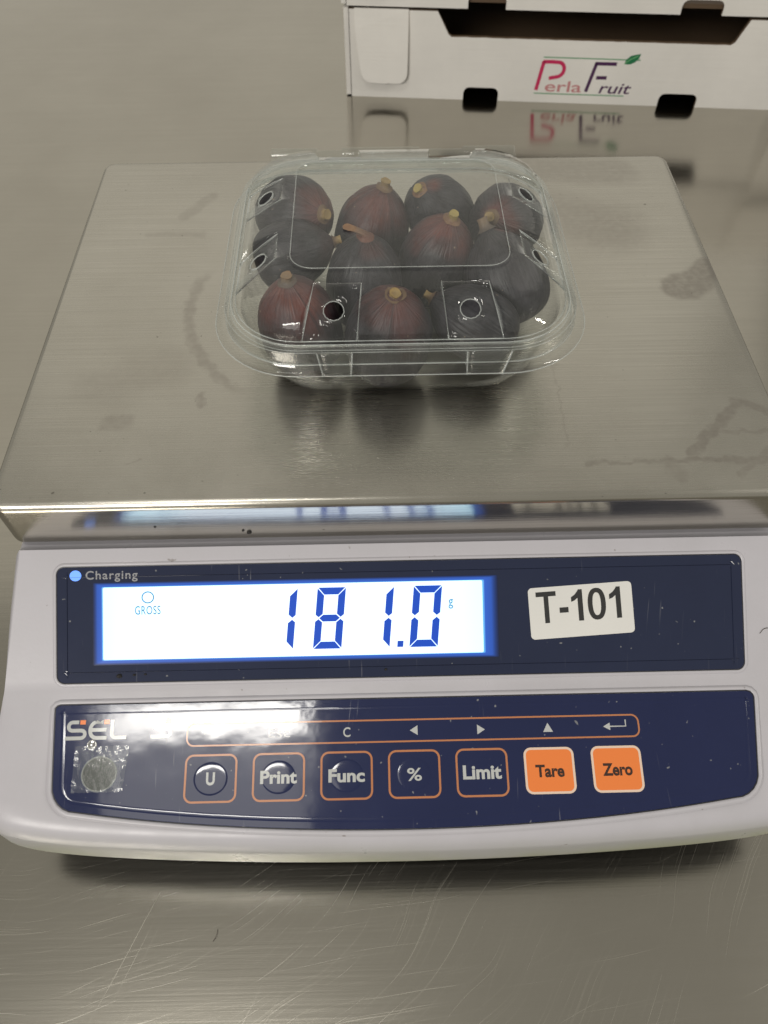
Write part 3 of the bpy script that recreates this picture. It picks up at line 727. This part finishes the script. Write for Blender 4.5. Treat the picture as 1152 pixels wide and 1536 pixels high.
def beads(name, paths, parent, mat):
    """thickened plastic along the folds: fine rods, joined as one part"""
    vs = []; fs = []
    for pts, rd_, closed in paths:
        n = len(pts); b0 = len(vs); NS = 6
        for i in range(n):
            a = pts[i-1] if (i or closed) else pts[i]; c = pts[(i+1) % n] if (i < n-1 or closed) else pts[i]
            t = (c-a).normalized(); up = Vector((0, 0, 1)) if abs(t.z) < .9 else Vector((1, 0, 0)); u = t.cross(up).normalized(); v = u.cross(t)
            k = rd_*(1+.35*mnoise.noise(pts[i]*260))
            for j in range(NS): vs.append(pts[i]+u*k*math.cos(j*2*math.pi/NS)+v*k*math.sin(j*2*math.pi/NS))
        for i in range(n if closed else n-1):
            for j in range(NS): fs.append((b0+i*NS+j, b0+i*NS+(j+1) % NS, b0+((i+1) % n)*NS+(j+1) % NS, b0+((i+1) % n)*NS+j))
        if not closed: fs += [tuple(b0+j for j in range(NS)), tuple(b0+(n-1)*NS+j for j in range(NS))]
    return mesh_obj(name, vs, fs, mat, parent, 180)
def refine(P, m_=3): return [P[i].lerp(P[(i+1) % len(P)], j/m_) for i in range(len(P)) for j in range(m_)]
bp = []
for k, rd_ in ((0, .00022), (2, .00012), (4, .00020), (5, .00012), (7, .00020), (15, .00014)): bp.append((refine(grid[k]), rd_, True))
for a, b in panel_cols:
    for c in (a, b): bp.append(([grid[K0][c].lerp(grid[K1][c], i/10)+Vector((0, 0, .0004*math.sin(math.pi*i/10))) for i in range(11)], .00017, False))
    bp.append(([grid[K0][a].lerp(grid[K0][b], i/8) for i in range(9)], .00022, False))
beads("fold_edges", bp, lid, M['pete'])
trays = [[Vector(vs_[k*NB+i]) for i in range(NB)] for k in range(len(BR))]
beads("fold_edges", [(trays[11], .00020, True), (trays[9], .00014, True), (trays[7], .00014, True)], tray, M['pete'])
# snap tabs on the front, hinge strip along the back
def tab(x0, x1, x2, x3, y, z0, z1, lean):
    A = [Vector((x0, y, z1)), Vector((x1, y, z1)), Vector((x3, y-lean, z0)), Vector((x2, y-lean, z0))]
    vs = []; fs = []
    N = 6
    for j in range(N+1):
        for i in range(N+1): vs.append((A[0].lerp(A[1], i/N)).lerp(A[3].lerp(A[2], i/N), j/N)+Vector((0, -.0006*(0 < i < N), 0)))
    for j in range(N):
        for i in range(N): b = j*(N+1)+i; fs.append((b, b+1, b+N+2, b+N+1))
    solid(mesh_obj("tab", vs, fs, M['pet'], pun, 20), .0004)
    for xa, xb in ((x0, x2), (x1, x3)):
        d = .00028
        v = [Vector((xa-d, y-.0004, z1)), Vector((xa+d, y-.0004, z1)), Vector((xb+d, y-lean-.0006, z0)), Vector((xb-d, y-lean-.0006, z0)), Vector((xa, y-.0012, z1)), Vector((xb, y-lean-.0014, z0))]
        mesh_obj("tab_rib", v, [(0, 4, 5, 3), (4, 1, 2, 5), (0, 3, 2, 1)], M['pete'], bpy.data.objects[[o.name for o in COL.objects if o.name.startswith("tab") and not o.name.startswith("tab_") and not o.name.startswith("table")][-1]])
yf = PC.y-.0588
tab(-.0268, -.0152, -.0250, -.0158, yf, .0268, .0352, .0018)
tab(.0225, .0372, .0228, .0345, yf, .0268, .0352, .0018)
hy = PC.y+.0590
vs_ = []; fs_ = []
prof = [(-.0030, .0362), (-.0012, .0384), (.0006, .0390), (.0020, .0380), (.0026, .0350), (.0030, .0300)]
xs = [-.049, -.0485, -.030, -.0295, -.020, -.0195, .0, .012, .0125, .030, .0305, .0515, .052]
for i, x in enumerate(xs):
    lo = -.0010 if i in (3, 4, 8, 9) else 0
    for y, z in prof: vs_.append(Vector((x, hy+y, z+lo-(.0012 if i in (0, len(xs)-1) else 0))))
for i in range(len(xs)-1):
    for j in range(len(prof)-1): b = i*len(prof)+j; fs_.append((b, b+1, b+len(prof)+1, b+len(prof)))
solid(mesh_obj("hinge", vs_, fs_, M['pet'], pun, 25), .0003)

# ------------------------------------------------------------------ the figs
PROF = [(-.99, .0), (-.975, .22), (-.92, .52), (-.75, .80), (-.45, .97), (-.1, 1.0), (.25, .965), (.55, .84), (.8, .63), (.97, .40), (1.06, .25), (1.10, .19), (1.14, .165)]
def prof_r(z):
    for (a, b), (c, d) in zip(PROF, PROF[1:]):
        if a <= z <= c: return b+(d-b)*(z-a)/(c-a)
    return 0
def smooth_prof(n=26):
    out = []
    P = [(z, r) for z, r in PROF]
    import bisect
    # Catmull-Rom through the profile
    for i in range(len(P)-1):
        p0, p1, p2, p3 = P[max(0, i-1)], P[i], P[i+1], P[min(len(P)-1, i+2)]
        for s_ in range(3):
            t = s_/3; f = lambda a, b, c, d: .5*((2*b)+(-a+c)*t+(2*a-5*b+4*c-d)*t*t+(-a+3*b-3*c+d)*t**3)
            out.append((f(p0[0], p1[0], p2[0], p3[0]), max(0.0, f(p0[1], p1[1], p2[1], p3[1]))))
    out.append(P[-1]); return out
SP = smooth_prof()
YEL = ((.19, .10, .05), (.38, .29, .09)); OCH = ((.15, .09, .05), (.31, .21, .08)); RED = ((.15, .06, .04), (.28, .18, .11)); DRK = ((.06, .04, .035), (.17, .10, .05)); GRY = ((.10, .075, .06), (.23, .16, .10))
FIGS = [
 ((-0.0385, 0.0196, 0.0256), 0.0146, (0.654, -0.637, 0.409), 1.120, .80, OCH, .8, 0, "dark fig in the back left corner of the punnet, stem end turned to the right", "A"),
 ((-0.0076, 0.0144, 0.022), 0.0147, (0.249, -0.046, 0.967), 1.176, .95, OCH, 1.0, .0, "reddish brown fig second from left in the back row, stubby stem up", "B"),
 ((0.0196, 0.0209, 0.025), 0.0134, (-0.476, -0.407, 0.779), 1.232, .10, YEL, .8, 0, "blackish fig third from left in the back row with yellow stem tip on its left", "C"),
 ((0.0458, 0.0135, 0.0252), 0.0143, (-0.433, -0.706, 0.561), 1.176, .70, OCH, 1.2, 0, "fig in the back right corner with a brown streak and ochre stem facing front", "D"),
 ((-0.0395, -0.0023, 0.0226), 0.0128, (0.965, 0.181, 0.188), 1.176, .75, OCH, 1.3, 0, "fig lying on its side at the left end of the middle row, stem pointing right", "E"),
 ((-0.0113, -0.0193, 0.0219), 0.0146, (0.043, -0.055, 0.998), 1.254, .42, RED, 2.0, 1, "fig in the middle row with a long reddish stem bent to the left", "F"),
 ((0.0169, -0.0071, 0.0223), 0.0144, (0.214, -0.164, 0.963), 1.288, .62, YEL, 1.0, 0, "tall upright fig in the middle row with a bright yellow stem tip", "G"),
 ((0.0421, -0.0209, 0.0229), 0.0151, (-0.385, 0.557, 0.736), 1.142, .12, GRY, 1.6, 0, "large ribbed grey purple fig at the right end of the middle row", "H"),
 ((-0.0348, -0.0427, 0.0211), 0.0149, (-0.101, -0.106, 0.989), 1.299, 1.15, GRY, .9, 0, "plum red fig in the front left corner with a square grey stem", "I"),
 ((-0.0027, -0.0492, 0.0215), 0.0153, (0.087, -0.215, 0.973), 1.288, .75, OCH, .45, 0, "fig in the middle of the front row with a flat yellow stem scar", "J"),
 ((0.0288, -0.0432, 0.0211), 0.0130, (-0.857, 0.365, 0.363), 1.232, .25, OCH, 1.3, 0, "dark fig lying in the front right corner with its stem pointing left", "K"),
]
for idx, (c, rd, ax, sz, red, sc, sl, bend, lab, key) in enumerate(FIGS):
    c = Vector(c); ax = Vector(ax).normalized(); q = ax.to_track_quat('Z', 'Y')
    base = Vector((c.x, c.y, .0045)); t = empty("fig", base, lab, "fig", "figs in the clear punnet")
    NA = 44; vs_ = []; fs_ = []
    for z, r in SP:
        for a in range(NA):
            th = 2*math.pi*a/NA
            nz = mnoise.noise(Vector((math.cos(th)*1.1, math.sin(th)*1.1, z*.8+idx*7))) + .35*mnoise.noise(Vector((math.cos(th)*2.6, math.sin(th)*2.6, z*2.2+idx*5)))
            rb = .026*math.cos(th*13+1.5*nz+idx)*max(0, 1-abs(z)**3)*(.5+.5*mnoise.noise(Vector((math.cos(th)*2, math.sin(th)*2, idx*3.1))))
            k = 1+.045*nz+rb
            vs_.append(Vector((rd*r*k*math.cos(th), rd*r*k*math.sin(th), rd*z*sz)))
    for k in range(len(SP)-1): fs_ += [(k*NA+a, k*NA+(a+1) % NA, (k+1)*NA+(a+1) % NA, (k+1)*NA+a) for a in range(NA)]
    fs_.append(tuple(range((len(SP)-1)*NA, len(SP)*NA))); fs_.append(tuple(range(NA))[::-1])
    me = bpy.data.meshes.new("body"); me.from_pydata([tuple(v) for v in vs_], [], fs_); me.validate()
    bm = bmesh.new(); bm.from_mesh(me); bmesh.ops.remove_doubles(bm, verts=bm.verts, dist=1e-6); bmesh.ops.recalc_face_normals(bm, faces=bm.faces); bm.to_mesh(me); bm.free()
    me.polygons.foreach_set('use_smooth', [True]*len(me.polygons)); me.materials.append(fig_mat("fig_skin_"+["back_left", "russet", "black", "streaked", "lying", "stemmed", "tall", "ribbed", "plum", "scarred", "dusky"][idx], red, idx*3.7+1))
    b = bpy.data.objects.new("body", me); COL.objects.link(b); b.parent = t; b.location = c-base; b.rotation_mode = 'QUATERNION'; b.rotation_quaternion = q
    # stem
    vs_ = []; fs_ = []; sr = rd*.132; n_ = 7; z0 = rd*sz*1.12; ln = rd*.20*sl
    bdir = q.inverted() @ Vector((-.95, -.1, .15)) if bend else Vector((.15, .1, 0)); bdir.z = 0
    for i in range(n_+1):
        s_ = i/n_; cx = bdir*(s_*s_*ln*(1.1 if bend else .25))
        flare = 1.0+.75*max(0, 1-s_*2.6)**2-.12*s_+.12*max(0, s_-.75)*4
        for a in range(14):
            th = a*math.pi/7; rr = sr*flare*(1+.26*mnoise.noise(Vector((math.cos(th)*1.5, math.sin(th)*1.5, idx+s_))))
            vs_.append(Vector((cx.x+rr*math.cos(th), cx.y+rr*math.sin(th), z0+ln*s_*(.75 if bend else 1))))
    for i in range(n_): fs_ += [(i*14+a, i*14+(a+1) % 14, (i+1)*14+(a+1) % 14, (i+1)*14+a) for a in range(14)]
    ce = len(vs_); vs_.append(vs_[n_*14].lerp(vs_[n_*14+7], .5)-Vector((0, 0, sr*.2))); fs_ += [(n_*14+a, n_*14+(a+1) % 14, ce) for a in range(14)]
    me = bpy.data.meshes.new("stem"); me.from_pydata([tuple(v) for v in vs_], [], fs_); me.validate()
    me.polygons.foreach_set('use_smooth', [True]*len(me.polygons)); me.set_sharp_from_angle(angle=rad(50))
    mt = NT("stem_"+key); nn_ = mt.noise(mt.obj(), 400, 3); ss = mt.n('SeparateXYZ'); mt.set(ss.inputs[0], mt.obj())
    fz = mt.range(mt.math('ADD', ss.outputs[2], mt.math('MULTIPLY', mt.math('SUBTRACT', nn_, .5), .003)), z0+ln*.15, z0+ln*.85)
    cc = mt.mix(fz, sc[0], sc[1]); cc = mt.mix(mt.range(nn_, .6, .8, 0, .5), cc, (.09, .06, .03))
    mt.principled(Base_Color=cc, Roughness=.55, Normal=mt.bump(nn_, .3, .0005)); me.materials.append(mt.m)
    b = bpy.data.objects.new("stem", me); COL.objects.link(b); b.parent = t; b.location = c-base; b.rotation_mode = 'QUATERNION'; b.rotation_quaternion = q

# ------------------------------------------------------------------ the cardboard fruit boxes
BA = rad(-5.5); BO = Vector((-.0223, .4095, TZ))
BX1 = Vector((math.cos(BA), math.sin(BA), 0)); BN1 = Vector((math.sin(BA), -math.cos(BA), 0)); BU1 = Vector((0, 0, 1))
BS = 1.0487; BL, BD, BH = 385.0, 290.0, 65.0          # panel drawing in mm, before the box's own size factor
def rounded_notch(x0, x1, h, r=3.0, flip=1):
    return [(x0, 0), (x0, h-r)] + [(x0+r-r*math.cos(rad(a)), h-r+r*math.sin(rad(a))) for a in (30, 60, 90)] + [(x1-r+r*math.sin(rad(a)), h-r+r*math.cos(rad(a))) for a in (0, 30, 60)] + [(x1, h-r), (x1, 0)]
def cardboard_box(z0, label, dx, dy, logo):
    o = BO+BX1*dx+BN1*-dy+Vector((0, 0, z0))
    t = empty("cardboard_box", o, label, "box", "stacked white fruit boxes")
    BX, BU, BN = BX1*BS, BU1*BS, BN1*BS
    F = Frame(o, BX, BU, BN)          # u along the front, v up, h out of the front
    out = [(0, 0)] + rounded_notch(89.7, 117.5, 9.8, 4.5) + rounded_notch(243.8, 273.4, 9.8, 4.5) + [(BL, 0), (BL, BH-1.5), (294.3, BH-1.5)]
    op = [(293.8, BH-1.5), (288.2, 48.2), (285.6, 46.2)]
    jag = [(285.6-i*(285.6-78)/40, 46.25+.35*mnoise.noise(Vector((i*1.3, 2, 0)))) for i in range(1, 40)]
    out += op[1:] + jag + [(77.6, 46.2), (75.2, 48.0), (66.3, BH-1.5), (0, BH-1.5)]
    fp = plate("front_panel", F, out, -3.4, 0, M['card'], t)
    fp.data.materials.append(M['brown'])
    for p in fp.data.polygons:
        nw = p.normal
        if abs(nw.dot(BN1)) < .5: p.material_index = 1
    for nm, x0, x1, y0, y1, za, zb in (("side_panel", -4.2, -.6, .8, BD, 1.0, BH-1.0), ("side_panel", BL+.6, BL+4.2, .8, BD, 1.0, BH-1.0), ("back_panel", 0, BL, BD-3.5, BD, 1.0, BH-1.0), ("bottom_panel", 0, BL, 3.8, BD-3.8, 8.4 if z0 == 0 else 3.0, 11.4 if z0 == 0 else 6.0)):
        v, f = box_verts(x0, x1, y0, y1, za, zb)
        vv = [o+BX*(a/1000)-BN*(b/1000)+BU*(c_/1000) for a, b, c_ in v]
        mesh_obj(nm, vv, f, M['card'] if nm == "side_panel" else M['brown'], t)
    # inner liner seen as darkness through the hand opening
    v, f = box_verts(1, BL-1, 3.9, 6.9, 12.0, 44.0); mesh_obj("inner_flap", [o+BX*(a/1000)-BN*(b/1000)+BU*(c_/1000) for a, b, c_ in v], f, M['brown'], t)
    # corner tongues folded down over the front
    for x0, sgn in ((4.0, 1), (BL-4.0, -1)):
        pts = [(0, 64.4), (.4, 50), (3.6, 23)] + [(4.2+(7.5-7.5*math.cos(rad(a))), 21.5-8.5*math.sin(rad(a))) for a in (20, 45, 70, 88)]
        pts += [(14+i*3, 12.7+.5*mnoise.noise(Vector((i*2.1, 8, 1)))) for i in range(1, 7)]
        pts += [(34.0+6.8*math.sin(rad(a)), 21-8.2*math.cos(rad(a))) for a in (10, 35, 60, 88)] + [(41.0, 50), (40.8, 64.4)]
        pts = [(x0+sgn*u, v_) for u, v_ in pts]
        top_ = [F(u, v_, 2.6 + (1.9*max(0, 1-(v_-12)/30) if v_ < 42 else 0) - (1.2 if v_ > 60 else 0)) for u, v_ in pts]
        bot_ = [F(u, v_, 1.0 + (1.9*max(0, 1-(v_-12)/30) if v_ < 42 else 0) - (.8 if v_ > 60 else 0)) for u, v_ in pts]
        n_ = len(pts); ff = [tuple(range(n_)), tuple(range(n_, 2*n_))[::-1]] + [(i, (i+1) % n_, n_+(i+1) % n_, n_+i) for i in range(n_)]
        mesh_obj("corner_tongue", top_+bot_, ff, M['card'], t)
    if logo:
        L = lambda zx, zy: (145.5+(780+zx/6.063-801)*.523, 8.9+(136-(70+zy/6.063))*.498+(780+zx/6.063-801)*.017)
        def ar(cx, cy, rx, ry, a0, a1, n=10): return [L(cx+rx*math.cos(rad(a0+(a1-a0)*i/n)), cy+ry*math.sin(rad(a0+(a1-a0)*i/n))) for i in range(n+1)]
        strokes("lettering", F, [[L(142, 395), L(160, 265), L(178, 132)], [L(172, 138), L(240, 138), L(305, 143)] + ar(305, 208, 62, 66, -85, 80) + [L(243, 286)]], 2.75, .06, M['pink'], fp)
        strokes("lettering", F, [[L(595, 412), L(620, 280), L(645, 148)], [L(632, 156), L(822, 161)], [L(665, 283), L(758, 284)]], 2.6, .06, M['purple'], fp)
        text("lettering", Frame(o, BX, -BU, BN), "erla", 153.6, 182.2, -8.6, 8.2, .06, M['rose'], fp, .010)
        text("lettering", Frame(o, BX, -BU, BN), "ruit", 195.9, 220.6, -8.5, 8.2, .06, M['purple'], fp, .010, .18)
        strokes("logo_line", F, [[L(170, 97), L(1020, 128)]], .75, .05, M['green'], fp); strokes("logo_line", F, [[L(128, 424), L(945, 452)]], .75, .05, M['green'], fp)
        lf = [L(885, 158), L(895, 120), L(930, 88), L(975, 78), L(1012, 72), L(1003, 112), L(978, 145), L(940, 163), L(905, 165)]
        mesh_obj("leaf_mark", [F(u, v_, .07) for u, v_ in lf], [tuple(range(len(lf)))], M['greend'], fp)
        strokes("leaf_mark", F, [[L(882, 162), L(935, 118), L(990, 92)]], .45, .09, M['leafv'], fp)
    return t
cardboard_box(0.0, "white cardboard fruit box with printed logo standing on the steel table", 0, 0, True)
cardboard_box(.0690, "upper white cardboard box stacked on the logo box, mostly out of frame", -.0015, -.0005, False)

# loose fibres and specks lying about
def fibre(name, pts, r, label, cat, grp=None):
    cu = bpy.data.curves.new(name, 'CURVE'); cu.dimensions = '3D'; cu.bevel_depth = r; cu.bevel_resolution = 1
    sp = cu.splines.new('BEZIER'); sp.bezier_points.add(len(pts)-1)
    c0 = Vector(pts[0])
    for b, p in zip(sp.bezier_points, pts): b.co = Vector(p)-c0; b.handle_left_type = b.handle_right_type = 'AUTO'
    ob = bpy.data.objects.new(name, cu); COL.objects.link(ob)
    dg = bpy.context.evaluated_depsgraph_get(); dg.update(); me = bpy.data.meshes.new_from_object(ob.evaluated_get(dg)); bpy.data.objects.remove(ob)
    me.materials.clear(); me.materials.append(M['hair'])
    o = bpy.data.objects.new(name, me); COL.objects.link(o); o.location = c0; o['label'] = label; o['category'] = cat
    if grp: o['group'] = grp
hp = [FD(128.5, 36.2, .2), FD(130.0, 34.6, .35), FD(132.0, 34.4, .3), FD(133.5, 35.0, .5), FD(134.3, 36.4, .1)]
fibre("hair", hp, .00010, "short dark curled hair on the grey casing right of the display", "hair")
fibre("fibre", [(-.0716, -.2225, TZ+.0002), (-.0704, -.2205, TZ+.0009), (-.0702, -.2185, TZ+.0003)], .00007, "tiny dark fibre lying on the scratched table in front of the scale", "fibre")
